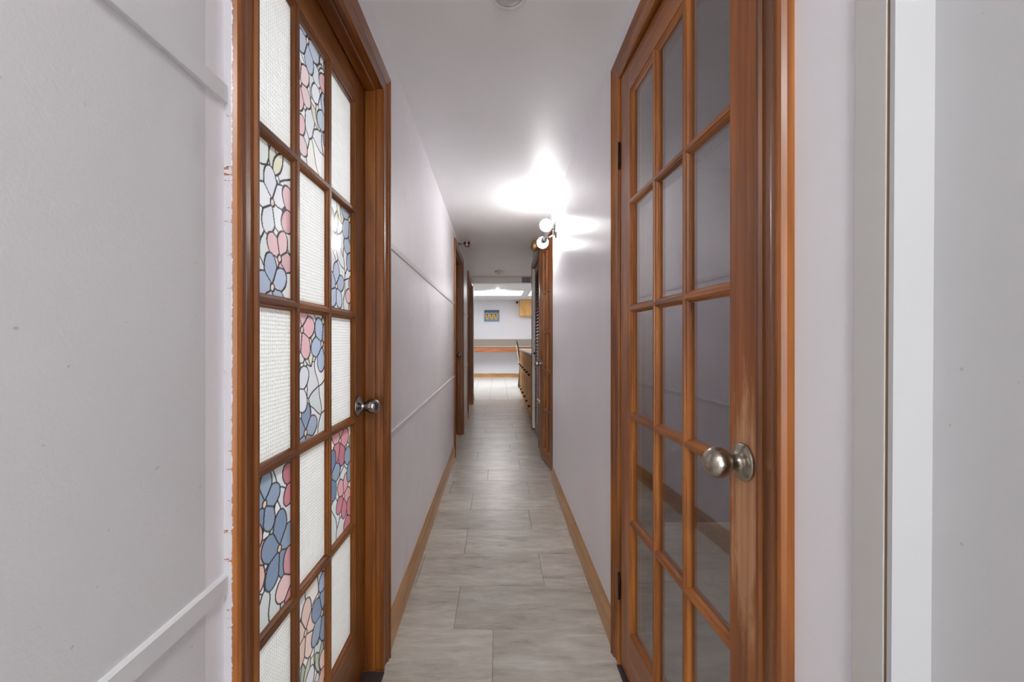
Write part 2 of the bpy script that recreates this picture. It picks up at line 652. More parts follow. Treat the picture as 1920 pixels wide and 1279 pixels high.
near = MB().box(0.4735, 0.60, Y0, 0.4735, -0.02, CZ).build('wall_near_right', M['greywall'])
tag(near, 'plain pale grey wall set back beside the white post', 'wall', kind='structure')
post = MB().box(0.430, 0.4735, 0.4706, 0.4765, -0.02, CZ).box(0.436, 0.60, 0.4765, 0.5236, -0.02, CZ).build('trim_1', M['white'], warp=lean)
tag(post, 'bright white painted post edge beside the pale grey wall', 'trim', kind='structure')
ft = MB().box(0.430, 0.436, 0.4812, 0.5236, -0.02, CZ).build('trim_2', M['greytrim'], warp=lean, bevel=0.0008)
tag(ft, 'flat off-white painted trim board with a dark gap along its edge', 'trim', kind='structure')
gp = MB().box(0.4312, 0.4361, 0.4766, 0.4811, -0.02, CZ).build('bare_wood_gap', M['barewood'], ft, warp=lean)

ceil = MB().box(-0.56, 0.62, Y0, 5.70, CZ, CZ + 0.05).box(-0.60, 2.5, 5.70, 7.48, CZ, CZ + 0.05).build('ceiling', M['ceiling'])
tag(ceil, 'low satin white hallway ceiling catching the glow of the sconce', 'ceiling', kind='structure')
beam = MB().box(-0.60, 2.5, 7.48, 7.62, 2.150, KZ + 0.05).build('trim_3', M['ceiling'])
tag(beam, 'shallow grey white header beam where hallway meets kitchen', 'trim', kind='structure')
patch = MB().box(0.41, 0.56, 7.476, 7.48, 2.152, 2.243).build('painted_patch', M['plum'], beam)
kc = MB().box(-2.7, 2.5, 7.62, BACK + 0.1, KZ, KZ + 0.05).build('ceiling_kitchen', M['ceil2'])
tag(kc, 'flat white kitchen ceiling holding the lit panels', 'ceiling', kind='structure')

wb_ = MB().box(-2.7, 2.5, BACK, BACK + 0.1, 0, KZ).build('wall_back', M['lilac2'])
tag(wb_, 'bluish white kitchen end wall with the small painting', 'wall', kind='structure')
tag(MB().box(-2.7, -2.6, 8.45, BACK, 0, KZ).box(-2.7, -0.475, 8.35, 8.45, 0, KZ).build('wall_kitchen_left', M['lilac2']),
    'kitchen side wall left of the hallway mouth', 'wall', kind='structure')
tag(MB().box(2.4, 2.5, 5.70, BACK, 0, KZ).box(0.60, 2.5, 5.60, 5.70, 0, KZ).build('wall_kitchen_right', M['lilac2']),
    'kitchen side wall beyond the pine cabinets', 'wall', kind='structure')
# rooms behind the doors (seen only through glass)
sr = MB()
sr.box(-3.0, -2.95, -0.4, 2.8, 0, CZ).box(-2.95, LX - TH, -0.4, -0.35, 0, CZ).box(-2.95, LX - TH, 2.75, 2.8, 0, CZ).box(-3.0, LX - TH, -0.4, 2.8, CZ, CZ + 0.05)
tag(sr.build('wall_side_room_left', M['roomwhite']), 'white walls of the lit room behind the patterned glass door', 'wall', kind='structure')
sr = MB()
sr.box(2.2, 2.25, -0.4, 2.8, 0, CZ).box(RX + TH + 0.05, 2.2, -0.4, -0.35, 0, CZ).box(RX + TH, 2.2, 2.75, 2.8, 0, CZ).box(RX + TH, 2.25, -0.4, 2.8, CZ, CZ + 0.05)
sr.box(0.60, 0.63, -0.35, 0.52, 0, CZ)
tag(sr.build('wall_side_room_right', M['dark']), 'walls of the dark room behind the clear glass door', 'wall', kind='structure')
cl = MB()
cl.box(1.15, 1.2, 3.2, 5.60, 0, CZ).box(RX + TH + 0.03, 1.15, 3.2, 3.25, 0, CZ).box(RX + TH + 0.03, 1.2, 3.2, 5.60, CZ, CZ + 0.05)
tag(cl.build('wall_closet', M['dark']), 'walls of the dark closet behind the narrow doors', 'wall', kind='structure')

# ------------------------------------------------------------------ floor planks (12 x 24 inch)
PW, PL, GAP = 0.3048, 0.6096, 0.0016
plank_mesh = {}


def plank(x0, x1, y0, y1, name='floor_plank', mat='plank', zt=0.0, th=0.006, ch=0.0012):
    w, d = round(x1 - x0, 4), round(y1 - y0, 4)
    key = (w, d, name)
    if key not in plank_mesh:
        me = bpy.data.meshes.new(name)
        a, b = w / 2, d / 2
        v = [(sx * a, sy * b, -th) for sx, sy in ((-1, -1), (1, -1), (1, 1), (-1, 1))]
        v += [(sx * a, sy * b, -ch) for sx, sy in ((-1, -1), (1, -1), (1, 1), (-1, 1))]
        v += [(sx * (a - ch), sy * (b - ch), 0) for sx, sy in ((-1, -1), (1, -1), (1, 1), (-1, 1))]
        f = [(3, 2, 1, 0), (8, 9, 10, 11)]
        for i in range(4):
            j = (i + 1) % 4
            f += [(i, j, 4 + j, 4 + i), (4 + i, 4 + j, 8 + j, 8 + i)]
        me.from_pydata(v, [], f)
        me.materials.append(M[mat])
        plank_mesh[key] = me
    o = bpy.data.objects.new(name, plank_mesh[key])
    COL.objects.link(o)
    o.parent = floor
    o.location = ((x0 + x1) / 2, (y0 + y1) / 2, zt)
    return o


SEAM0 = 938.0 / 541.8
seam_x = {-1: -0.02, 0: -0.178, 1: 0.219, 2: -0.184, 3: 0.207, 4: -0.19, 5: 0.24, 6: -0.087, 7: 0.20, 8: -0.206, 9: 0.13,
          10: -0.19, 11: 0.22, 12: -0.17, 13: 0.19}
k = -9
while True:
    ya = SEAM0 + k * PW
    if ya > 8.36: break
    yb = min(ya + PW, 8.368)
    sx = seam_x.get(k, -0.2 if k % 2 == 0 else 0.16 + R.uniform(-0.05, 0.05))
    xl, xr = -0.54, (0.56 if ya < 5.6 else 0.85)
    xs = sorted({xl, xr} | {sx + j * PL for j in range(-2, 3) if xl + 0.02 < sx + j * PL < xr - 0.02})
    for a, b in zip(xs[:-1], xs[1:]):
        plank(a + GAP / 2, b - GAP / 2, ya + GAP / 2, yb - GAP / 2)
    k += 1
KT = 0.3675
for i in range(-3, 4):
    for j in range(15):
        xa = -0.169 + (i) * KT
        ya = 8.372 + j * KT
        yb = min(ya + KT, BACK)
        if yb - ya < 0.02: continue
        plank(xa + 0.0025, xa + KT - 0.0025, ya + 0.0025, yb - 0.0025, 'floor_tile', 'ktile', 0.0, 0.006, 0.001)
under = MB().box(-2.6, 2.4, 8.372, BACK, -0.0064, -0.0036).build('tile_bed', M['kgrout'], floor)

# ------------------------------------------------------------------ baseboards and battens
BP = [(0, 0), (0.013, 0), (0.013, 0.074), (0.011, 0.079), (0.0115, 0.085), (0.009, 0.092), (0.0075, 0.104), (0.005, 0.112), (0.005, 0.118), (0.002, 0.121), (0, 0.121)]


def baseboard(name, side, ya, yb, label):
    if side == 'left':
        g = lambda y: (lambda t, h: (LX + t, y, h))
        w = WL
    else:
        g = lambda y: (lambda t, h: (RX - t, y, h))
        w = WR
    o = MB().prism(BP, g(ya), g(yb)).build(name, wood('oak', 1), warp=w)
    return tag(o, label, 'baseboard', kind='structure')


CW = 0.076   # casing width
baseboard('baseboard_left', 'left', 1.511 + CW, 4.33 - CW, 'oak baseboard along the lilac wall between the patterned glass door and the next doorway')
baseboard('baseboard_left_middle', 'left', 5.29 + CW, 6.47 - CW, 'short oak baseboard between the two far doorways')
baseboard('baseboard_left_far', 'left', 7.79 + CW, 8.45, 'short pale oak baseboard at the kitchen end of the wall')
baseboard('baseboard_right', 'right', 1.535 + CW, 3.535, 'oak baseboard along the lilac wall under the lit sconce')
tag(MB().prism([(0, 0), (0.014, 0), (0.014, 0.10), (0.008, 0.115), (0, 0.118)], lambda t, h: (-2.6, BACK - t, h), lambda t, h: (2.4, BACK - t, h))
    .build('baseboard_back', wood('oak', 0)), 'oak baseboard along the kitchen end wall', 'baseboard', kind='structure')


def batten(idx, ya, yb, za, zb, label):
    t = 0.0065
    p = [(0, za), (t - 0.001, za), (t, za + 0.001), (t, zb - 0.003), (t - 0.003, zb), (0, zb)]
    o = MB().prism(p, lambda a, h: (LX + a, ya, h), lambda a, h: (LX + a, yb, h)).build('trim_%d' % idx, M['batten'], warp=WL)
    return tag(o, label, 'batten', kind='structure')


batten(4, Y0, 0.6498, 1.512, 1.541, 'upper painted batten on the pale grey wall by the patterned glass door')
batten(5, Y0, 0.6498, 0.776, 0.806, 'lower painted batten with brushed grain on the pale grey wall')
batten(6, 1.511 + CW - 0.001, 4.33 - CW, 1.506, 1.530, 'upper painted batten on the lilac wall between doorways')
batten(7, 1.511 + CW - 0.001, 4.33 - CW, 0.782, 0.808, 'lower painted batten on the lilac wall between doorways')
batten(8, 5.29 + CW, 6.47 - CW, 1.50, 1.525, 'upper painted batten between the two far doorways')
batten(9, 5.29 + CW, 6.47 - CW, 0.785, 0.811, 'lower painted batten between the two far doorways')

# ------------------------------------------------------------------ door frames
CP = [(0, 0), (0, 0.010), (0.003, 0.0135), (0.009, 0.0135), (0.012, 0.009), (0.016, 0.0085), (0.030, 0.0105), (0.042, 0.0125), (0.046, 0.017),
      (0.050, 0.018), (0.053, 0.0145), (0.057, 0.0145), (0.061, 0.019), (0.064, 0.021), (0.069, 0.021), (0.073, 0.018), (0.076, 0.011), (0.076, 0)]


def frame(idx, side, op, label, door_depth, stop=True, ext=0.0, mat='frame', casing=True, near_casing=True):
    """trim object: casing boards (mitred), jamb boards and stops around one opening"""
    ya, yb, zt = op
    root = empty('trim_%d' % idx, (0, 0, 0))
    tag(root, label, 'door frame', kind='structure')
    face = LX if side == 'left' else RX
    s = 1 if side == 'left' else -1        # towards the hall
    w = WL if side == 'left' else WR
    wv, wh = wood(mat, 2), wood(mat, 1)
    if casing:
        def yl(z): return lambda a, t: (face + s * t, ya - a, z if z == 0 else zt + a)
        def yr(z): return lambda a, t: (face + s * t, yb + a, z if z == 0 else zt + a)
        if near_casing:
            MB().prism(CP, yl(0), yl(1)).build('casing', painted_edge(mat, ya - CW) if (ya < 1 and side == 'left') else wv, root, warp=w)
        MB().prism(CP, yr(0), yr(1)).build('casing', wv, root, warp=w)
        MB().prism(CP, lambda a, t: (face + s * t, ya - a, zt + a), lambda a, t: (face + s * t, yb + a, zt + a)).build('head_casing', wh, root, warp=w)
    # jamb boards line the wall thickness
    xa, xb = (face - TH, face) if side == 'left' else (face, face + TH)
    jv, jh = wood('jamb', 2), wood('jamb', 1)
    MB().box(xa, xb, ya - JT + 0.0005, ya, 0, zt).build('jamb', jv, root, warp=w, bevel=0.0015)
    MB().box(xa, xb, yb, yb + JT - 0.0005, 0, zt).build('jamb', jv, root, warp=w, bevel=0.0015)
    MB().box(xa, xb, ya - JT + 0.0005, yb + JT - 0.0005, zt, zt + JT - 0.0005).build('head_jamb', jh, root, warp=w)
    if stop:
        t = 0.011
        sa, sb = (door_depth + 0.003, face - 0.014) if side == 'left' else (face + 0.05, face + 0.085)
        P = [(sa, 0), (sb - 0.006, 0), (sb, 0.004)]
        MB().box(sa, sb, ya, ya + t, 0, zt - t).build('stop', jv, root, warp=w, bevel=0.003)
        MB().box(sa, sb, yb - t, yb, 0, zt - t).build('stop', jv, root, warp=w, bevel=0.003)
        MB().box(sa, sb, ya, yb, zt - t, zt).build('head_stop', jh, root, warp=w, bevel=0.003)
    return root


fr1 = frame(10, 'left', L_OPEN[0], 'moulded brown wood frame around the patterned glass door', -0.465)
# pale strip showing in the crack beside and above the door
MB().box(-0.472, -0.4655, 1.5085, 1.5105, 0.02, 2.03).build('weather_strip', M['strip'], fr1)
MB().box(-0.472, -0.4655, 0.730, 1.5085, 2.0315, 2.0345).build('weather_strip', M['strip'], fr1)
MB().box(-0.53, -0.395, 0.7375, 1.4995, 0.0005, 0.008).build('threshold', M['saddle'], fr1)
fr2 = frame(11, 'right', R_OPEN[0], 'moulded orange brown wood frame around the clear glass door', 0.45)
MB().box(0.421, 0.555, 0.7555, 1.5345, 0.0005, 0.006).build('threshold', M['saddle'], fr2)
MB().box(0.455, 0.557, 0.7155, 0.7535, 0.0, 2.08).build('jamb_packer', wood('jamb', 2), fr2)
fr3 = frame(12, 'left', L_OPEN[1], 'brown wood frame of the closed door below the small amber lamp', -0.475)
fr4 = frame(13, 'left', L_OPEN[2], 'dark brown wood frame of the last doorway before the kitchen', -0.49)
fr5 = frame(14, 'right', R_OPEN[1], 'brown wood frame of the narrow ajar glazed door', 0.5, stop=False, near_casing=False, casing=False)
mbc = MB().box(0.432, 0.47, 4.478, 4.56, 0, 2.13).build('casing', wood('cherry', 2), fr5, bevel=0.003)
MB().box(0.47, 0.56, 3.562, 3.70, 0, 2.085).build('hinge_post', wood('frame', 2), fr5)
fr6 = frame(15, 'right', (4.72, 5.60, 2.085), 'brown wood frame of the closet beside the pine cabinets', 0.5, stop=False, mat='frame')


# ------------------------------------------------------------------ french doors
TD = 0.035


def knob(parent, x, z, mat, out=0.049, r=0.0275, name='knob'):
    """round door knob on a flared rose, axis along local -y"""
    Mx = Matrix.Translation(Vector((x, 0, z))) @ Matrix.Rotation(math.pi / 2, 4, 'X')
    rose = [(0.0001, 0.0), (0.034, 0.0), (0.0352, 0.002), (0.0345, 0.005), (0.031, 0.0075), (0.024, 0.0095), (0.018, 0.0125), (0.0148, 0.0165), (0.0140, 0.0215)]
    ball = [(0.0138, 0.0205), (0.0140, 0.0265), (0.0165, 0.028)]
    for i in range(3, 19):
        t = math.pi * i / 18
        rr = r * math.sin(t) * (1.0 if t < 1.6 else 1.0)
        hh = out - r * 0.93 * math.cos(t)
        if hh > 0.028 and (rr > 0.0165 or t > 1.6):
            ball.append((max(rr, 1e-4), hh))
    b = MB().lathe(ball, Mx, 40).build(name, mat, parent, smooth=True)
    MB().lathe(rose, Mx, 40).build('rose', mat, b, smooth=True)
    return b


def french_door(name, label, origin, rz, w, z0, z1, sl, sr, pz0, pz1, cols, rows, kind, pane_fn, worn=None, wood_rows=(), cat='door'):
    """local x along the door, y into the room behind, z up"""
    root = empty(name, origin, rz)
    tag(root, label, cat, kind='structure')
    wv, wh = wood(kind, 2), wood(kind, 0)
    e = 0.013
    prof_in = [(-e, 0.0), (-e, 0.0025), (-e + 0.004, 0.004), (-e + 0.0075, 0.0085), (-0.002, 0.0105), (0.0, 0.0115)]
    # stiles
    p = [(0, 0.0015), (0.0015, 0)] + [(sl + a, d) for a, d in prof_in] + [(sl, TD), (0, TD)]
    MB().prism(p, lambda a, d: (a, d, z0), lambda a, d: (a, d, z1)).build('stile', wv, root)
    p = [(w - sr - a, d) for a, d in prof_in][::-1] + [(w - 0.0015, 0), (w, 0.0015), (w, TD), (w - sr, TD)]
    MB().prism(p, lambda a, d: (a, d, z0), lambda a, d: (a, d, z1)).build('stile', worn or wv, root)
    # rails
    xa, xb = sl - e, w - sr + e
    p = [(z0, 0), ] + [(pz0 + a, d) for a, d in prof_in] + [(pz0, TD), (z0, TD)]
    MB().prism(p, lambda a, d: (xa, d, a), lambda a, d: (xb, d, a)).build('bottom_rail', wh, root)
    p = [(z1, 0), ] + [(pz1 - a, d) for a, d in prof_in] + [(pz1, TD), (z1, TD)]
    MB().prism(p, lambda a, d: (xa, d, a), lambda a, d: (xb, d, a)).build('top_rail', wh, root)
    # muntins
    hw, fw = 0.0145, 0.0052
    half = [(fw, 0.0), (fw + 0.0005, 0.0022), (fw + 0.004, 0.004), (fw + 0.0065, 0.0085), (hw - 0.001, 0.0105), (hw, 0.0115), (hw, 0.026)]
    prof = [(-a, d) for a, d in half] + [(a, d) for a, d in half][::-1]
    prof = [(a, d) for a, d in half] + [(-a, d) for a, d in half][::-1]
    cw = (w - sl - sr) / cols
    rh = (pz1 - pz0) / rows
    xs = [sl + cw * i for i in range(1, cols)]
    zs = [pz0 + rh * i for i in range(1, rows)]
    for xc in xs:
        MB().prism(prof, lambda a, d: (xc + a, d, pz0 - 0.012), lambda a, d: (xc + a, d, pz1 + 0.012)).build('muntin', wv, root)
    for zc in zs:
        edges = [sl - 0.008] + xs + [w - sr + 0.008]
        for i in range(cols):
            a0 = edges[i] + (fw if i > 0 else -0.004)
            a1 = edges[i + 1] - (fw if i < cols - 1 else -0.004)
            MB().prism(prof, lambda a, d: (a0, d, zc + a), lambda a, d: (a1, d, zc + a)).build('muntin', wh, root)
    for r in range(rows):            # r = 0 is the top row
        for c in range(cols):
            x0 = sl + cw * c + (hw if c > 0 else 0) - 0.001
            x1 = sl + cw * (c + 1) - (hw if c < cols - 1 else 0) + 0.001
            zb = pz1 - rh * (r + 1) + (hw if r < rows - 1 else 0) - 0.001
            ztp = pz1 - rh * r - (hw if r > 0 else 0) + 0.001
            if r in wood_rows:
                MB().box(x0, x1, 0.008, 0.016, zb, ztp).build('panel', wv, root)
            else:
                pane_fn(root, r, c, x0, x1, zb, ztp)
    return root


def glass_pane(root, r, c, x0, x1, za, zb):
    MB().box(x0, x1, 0.0125, 0.0165, za, zb).build('pane', M['glass'], root)


# ---- stained glass film: flowers, leaves and leaded ground, computed as flat print on the pane
PAL = {
    'blue': [(142, 168, 214), (162, 182, 220), (120, 150, 200), (150, 172, 206)],
    'steel': [(108, 138, 178), (124, 150, 186), (92, 126, 170), (130, 156, 188)],
    'pink': [(232, 150, 160), (226, 168, 176), (216, 130, 148), (236, 180, 184)],
    'rose': [(214, 104, 128), (224, 126, 146), (200, 92, 118), (228, 148, 160)],
    'salmon': [(232, 168, 150), (226, 182, 168), (220, 150, 136), (236, 190, 176)],
    'lilac': [(206, 208, 226), (216, 214, 230), (196, 202, 222), (220, 220, 232)],
    'ground': [(214, 218, 222), (204, 212, 216), (224, 222, 220), (212, 206, 214), (200, 208, 206), (226, 218, 206), (190, 202, 206), (206, 204, 216)],
    'leaf': [(196, 198, 160), (176, 186, 152), (222, 210, 158), (168, 178, 158)],
    'eye': [(232, 190, 150)],
}
FLOWERS = {
    (0, 1): [('pink', 0.02, 0.56), ('lilac', 0.14, 0.70), ('blue', 0.19, 0.50), ('pink', 0.0, 0.16), ('blue', 0.06, 0.95), ('pink', 0.20, 0.80)],
    (1, 0): [('lilac', 0.10, 0.62), ('pink', 0.13, 0.26), ('blue', 0.10, 0.05), ('rose', 0.20, 0.62)],
    (1, 2): [('blue', 0.06, 0.20), ('rose', 0.20, 0.14), ('steel', 0.19, 0.62), ('steel', 0.17, 0.92)],
    (2, 1): [('pink', 0.03, 0.86), ('blue', 0.15, 0.75), ('steel', 0.05, 0.05), ('lilac', 0.0, 0.42)],
    (3, 0): [('steel', 0.07, 0.80), ('salmon', 0.03, 0.48), ('steel', 0.13, 0.42), ('rose', 0.20, 0.84), ('pink', 0.19, 0.12)],
    (3, 2): [('rose', 0.09, 0.90), ('rose', 0.12, 0.34), ('steel', 0.02, 0.62), ('rose', 0.19, 0.04), ('steel', 0.20, 0.66)],
    (4, 1): [('salmon', 0.05, 0.66), ('steel', 0.15, 0.62), ('lilac', 0.05, 0.12), ('blue', 0.19, 0.92), ('salmon', 0.18, 0.14)],
}


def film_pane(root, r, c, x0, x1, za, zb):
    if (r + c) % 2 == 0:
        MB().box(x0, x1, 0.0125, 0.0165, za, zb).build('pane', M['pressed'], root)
        return
    rng = np.random.RandomState(11 + r * 7 + c * 3)
    st = 0.0016
    nx, nz = int((x1 - x0) / st) + 1, int((zb - za) / st) + 1
    gx, gz = np.meshgrid(np.linspace(0, x1 - x0, nx), np.linspace(0, zb - za, nz))
    W_, H_ = x1 - x0, zb - za
    ids = np.zeros(gx.shape, int)
    cols = {}
    # leaded ground
    wx = gx + 0.008 * np.sin(gz * 34 + r) + 0.004 * np.sin(gz * 81)
    wz = gz + 0.012 * np.sin(gx * 40 + c * 2)
    best = np.full(gx.shape, 9.0)
    n_id = 1
    for i in range(3):
        for j in range(5):
            sx = (i + 0.5 + rng.uniform(-.45, .45)) * W_ / 3
            sz = (j + 0.5 + rng.uniform(-.45, .45)) * H_ / 5
            d = np.hypot((wx - sx) * 1.5, (wz - sz))
            m = d < best
            best[m] = d[m]
            ids[m] = n_id
            cols[n_id] = PAL['ground'][rng.randint(len(PAL['ground']))]
            n_id += 1
    # leaves: lens shapes
    for _ in range(3):
        cx, cz = rng.uniform(0, W_), rng.uniform(0, H_)
        a = rng.uniform(-0.6, 0.6)
        for sgn in (-1, 1):
            aa = a + sgn * 0.3
            dx, dz = gx - cx, gz - cz
            u = dx * math.sin(aa) + dz * math.cos(aa)
            v = dx * math.cos(aa) - dz * math.sin(aa)
            Ln, wd = 0.075, 0.016
            m = (u > 0) & (u < Ln) & (np.abs(v) < wd * np.sin(np.clip(u / Ln, 0, 1) * math.pi) ** 0.8)
            ids[m] = n_id
            cols[n_id] = PAL['leaf'][rng.randint(4)]
            n_id += 1
    # flowers: five petals round an eye
    for hue, fx, fz in FLOWERS[(r, c)]:
        cz = fz * H_
        a0 = rng.uniform(0, 6.28)
        S = rng.uniform(0.95, 1.2)
        bestp = np.full(gx.shape, 1.0)
        for p_ in range(5):
            t = a0 + p_ * 2 * math.pi / 5
            pc = (fx + 0.032 * S * math.cos(t), cz + 0.038 * S * math.sin(t))
            dx, dz = gx - pc[0], gz - pc[1]
            u = dx * math.cos(t) + dz * math.sin(t)
            v = -dx * math.sin(t) + dz * math.cos(t)
            d = (u / (0.033 * S)) ** 2 + (v / (0.0245 * S)) ** 2
            m = d < bestp
            bestp[m] = d[m]
            ids[m] = n_id
            pal = PAL[hue]
            cols[n_id] = pal[rng.randint(len(pal))]
            n_id += 1
        m = np.hypot(gx - fx, gz - cz) < 0.0085
        ids[m] = n_id
        cols[n_id] = PAL['eye'][0]
        n_id += 1
    lead = np.zeros(ids.shape, bool)
    for dz_, dx_ in ((0, 1), (1, 0), (1, 1), (1, -1)):
        sh = np.roll(np.roll(ids, dz_, 0), dx_, 1)
        e = sh != ids
        if dz_: e[0, :] = False
        if dx_ == 1: e[:, 0] = False
        if dx_ == -1: e[:, -1] = False
        lead |= e
    fat = lead.copy()
    fat[1:, :] |= lead[:-1, :]
    fat[:, 1:] |= lead[:, :-1]
    lead = fat
    rgb = np.ones(ids.shape + (4,), np.float32)
    tab = np.zeros((n_id, 3), np.float32)
    for k_, v_ in cols.items():
        c3 = np.array(lin(*v_)[:3]); g3 = c3.mean(); c3 = g3 + (c3 - g3) * 0.62; pale = (0.30, 0.30, 0.16, 0.0, 0.0)[r]; tab[k_] = (c3 * (1 - pale) + 0.62 * pale) * 0.66  # upper rows paler: their stronger backlight is put into the print colour
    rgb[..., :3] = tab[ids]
    rgb[lead, :3] = lin(48, 46, 50)[:3]
    # mesh: printed face towards the hall (y = 0.0125) plus the glass body behind
    n = nx * nz
    y = 0.0125
    front = np.stack([gx + x0, np.full(gx.shape, y), gz + za], -1).reshape(-1, 3)
    idx = np.arange(n).reshape(nz, nx)
    quads = np.stack([idx[:-1, :-1], idx[:-1, 1:], idx[1:, 1:], idx[1:, :-1]], -1).reshape(-1, 4)
    me = bpy.data.meshes.new('pane')
    me.from_pydata(front.tolist(), [], quads.tolist())
    at = me.color_attributes.new('Col', 'FLOAT_COLOR', 'POINT')
    at.data.foreach_set('color', rgb.reshape(-1))
    me.update()
    o = link('pane', me, M['film'], root)
    o['label'] = 'pane covered with a stained glass flower film'
    # solid glass sheet behind the film
    MB().box(x0, x1, 0.0130, 0.0165, za, zb).build('glass_backing', M['pressed_thin'], o)
    return o


m = bpy.data.materials.new('frosted_backing')
m.use_nodes = True
nt = m.node_tree
nt.nodes.clear()
tr = N(nt, 'ShaderNodeBsdfTransparent')
tr.inputs['Color'].default_value = (0.97, 0.97, 0.97, 1)
o_ = N(nt, 'ShaderNodeOutputMaterial')
nt.links.new(tr.outputs[0], o_.inputs['Surface'])
M['pressed_thin'] = m

# door 1: patterned glass, left
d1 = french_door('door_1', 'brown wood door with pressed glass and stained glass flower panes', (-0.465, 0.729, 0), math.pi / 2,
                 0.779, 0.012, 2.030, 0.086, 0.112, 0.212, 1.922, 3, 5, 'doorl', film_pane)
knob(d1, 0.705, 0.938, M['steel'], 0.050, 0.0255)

# door 2: clear glass, right, standing a touch off its frame
hx, hy, lx_, ly_ = 0.4325, 1.528, 0.4605, 0.757
w2 = math.hypot(lx_ - hx, ly_ - hy)
d2 = french_door('door_2', 'orange brown wood door with fifteen clear reflective panes and a worn lock stile', (hx, hy, 0), math.atan2(ly_ - hy, lx_ - hx),
                 w2, 0.016, 2.078, 0.109, 0.109, 0.196, 1.972, 3, 5, 'door', glass_pane, worn=worn_stile(w2 - 0.05, 0.93))
knob(d2, w2 - 0.050, 0.930, M['nickel'], 0.050, 0.0285)
for zc in (1.81, 0.287):
    h = MB().tube([(-0.003, -0.004, zc - 0.042), (-0.003, -0.004, zc + 0.042)], 0.0042, 10)
    h.sphere((-0.003, -0.004, zc + 0.045), 0.0045, 10, 6).sphere((-0.003, -0.004, zc - 0.045), 0.0045, 10, 6)
    h.build('hinge', M['hinge'], d2, smooth=True)
mbg = MB()
pts = [(w2 - 0.001 - 0.0045 * math.sin(math.pi * i / 12), 0.885 + 0.066 * i / 12) for i in range(13)]
mbg.prism(pts, lambda a, b: (a, -0.0006, b), lambda a, b: (a, 0.004, b)).build('gouge_shade', M['black'], d2)  # gouge left uncut: shade of the recess given by a black lens


# doors 3 and 4: flush doors inside the far left frames
def flush_door(name, label, y0, y1, zt, x):
    root = empty(name, (x - 0.009 * (y0 - 1.6), y0 + 0.003, 0), math.pi / 2 + 0.009)
    tag(root, label, 'door', kind='structure')
    w = y1 - y0 - 0.006
    MB().box(0, w, 0, 0.035, 0.012, zt - 0.004).build('slab', wood('doorl', 2), root, bevel=0.002)
    for (a, b) in ((0.15, 0.95), (1.08, zt - 0.14)):
        p = MB()
        p.prism([(0.0, 0.0), (0.018, -0.004), (0.03, -0.001), (0.03, 0.0)], lambda s, d: (0.12 + s, d, a), lambda s, d: (0.12 + s, d, b))
        p.prism([(0.0, 0.0), (0.018, -0.004), (0.03, -0.001), (0.03, 0.0)], lambda s, d: (w - 0.12 - s, d, a), lambda s, d: (w - 0.12 - s, d, b))
        p.build('panel_moulding', wood('frame', 2), root)
    return root


d3 = flush_door('door_3', 'closed brown wood door with a round steel knob below the amber lamp', 4.33, 5.29, 2.09, -0.475)
knob(d3, 0.66, 0.978, M['steel'], 0.055, 0.027)
d4 = flush_door('door_4', 'closed dark brown door in the last doorway before the kitchen', 6.47, 7.79, 2.11, -0.49)

# door 5: narrow glazed door ajar
nx_, ny_, fx_, fy_ = 0.474, 3.745, 0.416, 4.27
w5 = math.hypot(nx_ - fx_, ny_ - fy_)
d5 = french_door('door_5', 'narrow orange brown door with two columns of panes standing slightly ajar', (fx_, fy_, 0), math.atan2(ny_ - fy_, nx_ - fx_),
                 w5, 0.018, 2.06, 0.15, 0.125, 0.13, 1.975, 2, 5, 'door', glass_pane, wood_rows=(0,))
knob(d5, 0.085, 0.93, M['nickel'], 0.050, 0.027)
# pale hook on the edge of the narrow door
hk = MB().tube([(0.004, -0.002, 0.555), (0.004, -0.030, 0.585), (0.004, -0.034, 0.580), (0.004, -0.004, 0.540), (0.004, -0.030, 0.535)], 0.004, 8)
hk.build('door_hook', M['putty'], d5)

# door 6: closet: louvred leaf and white panel
d6 = empty('door_6', (0.468, 4.735, 0), 0)
tag(d6, 'closet doors, one dark louvred leaf and one white leaf seen edge on', 'door', kind='structure')
wl = wood('brown', 2)
MB().box(0.0, 0.03, 0.0, 0.05, 0.03, 2.07).build('stile', wl, d6)
MB().box(0.0, 0.03, 0.71, 0.76, 0.03, 2.07).build('stile', wl, d6)
MB().box(0.0, 0.03, 0.05, 0.71, 0.03, 0.12).build('rail', wood('brown', 1), d6)
MB().box(0.0, 0.03, 0.05, 0.71, 1.98, 2.07).build('rail', wood('brown', 1), d6)
lv = None
for i in range(46):
    z = 0.13 + i * 0.04
    if lv is None:
        lv = MB().prism([(0.002, 0.0), (0.006, 0.0), (0.028, 0.038), (0.024, 0.038)], lambda a, b: (a, 0.05, b), lambda a, b: (a, 0.71, b)).build('louvre', wood('brown', 1), d6, (0, 0, z))
    else:
        c = lv.copy()
        COL.objects.link(c)
        c.location = (0, 0, z)
wp = MB().box(-0.029, 0.007, 0.80, 0.862, 0.03, 2.07).build('white_leaf', M['leafwhite'], d6, bevel=0.002)
Mk = Matrix.Translation(Vector((-0.004, 0.80, 0.99))) @ Matrix.Rotation(math.pi / 2, 4, 'X')
MB().lathe([(0.0001, 0), (0.009, 0), (0.007, 0.010), (0.014, 0.016), (0.015, 0.022), (0.010, 0.027), (0.0001, 0.028)], Mk, 20).build('knob', M['black'], wp, smooth=True)

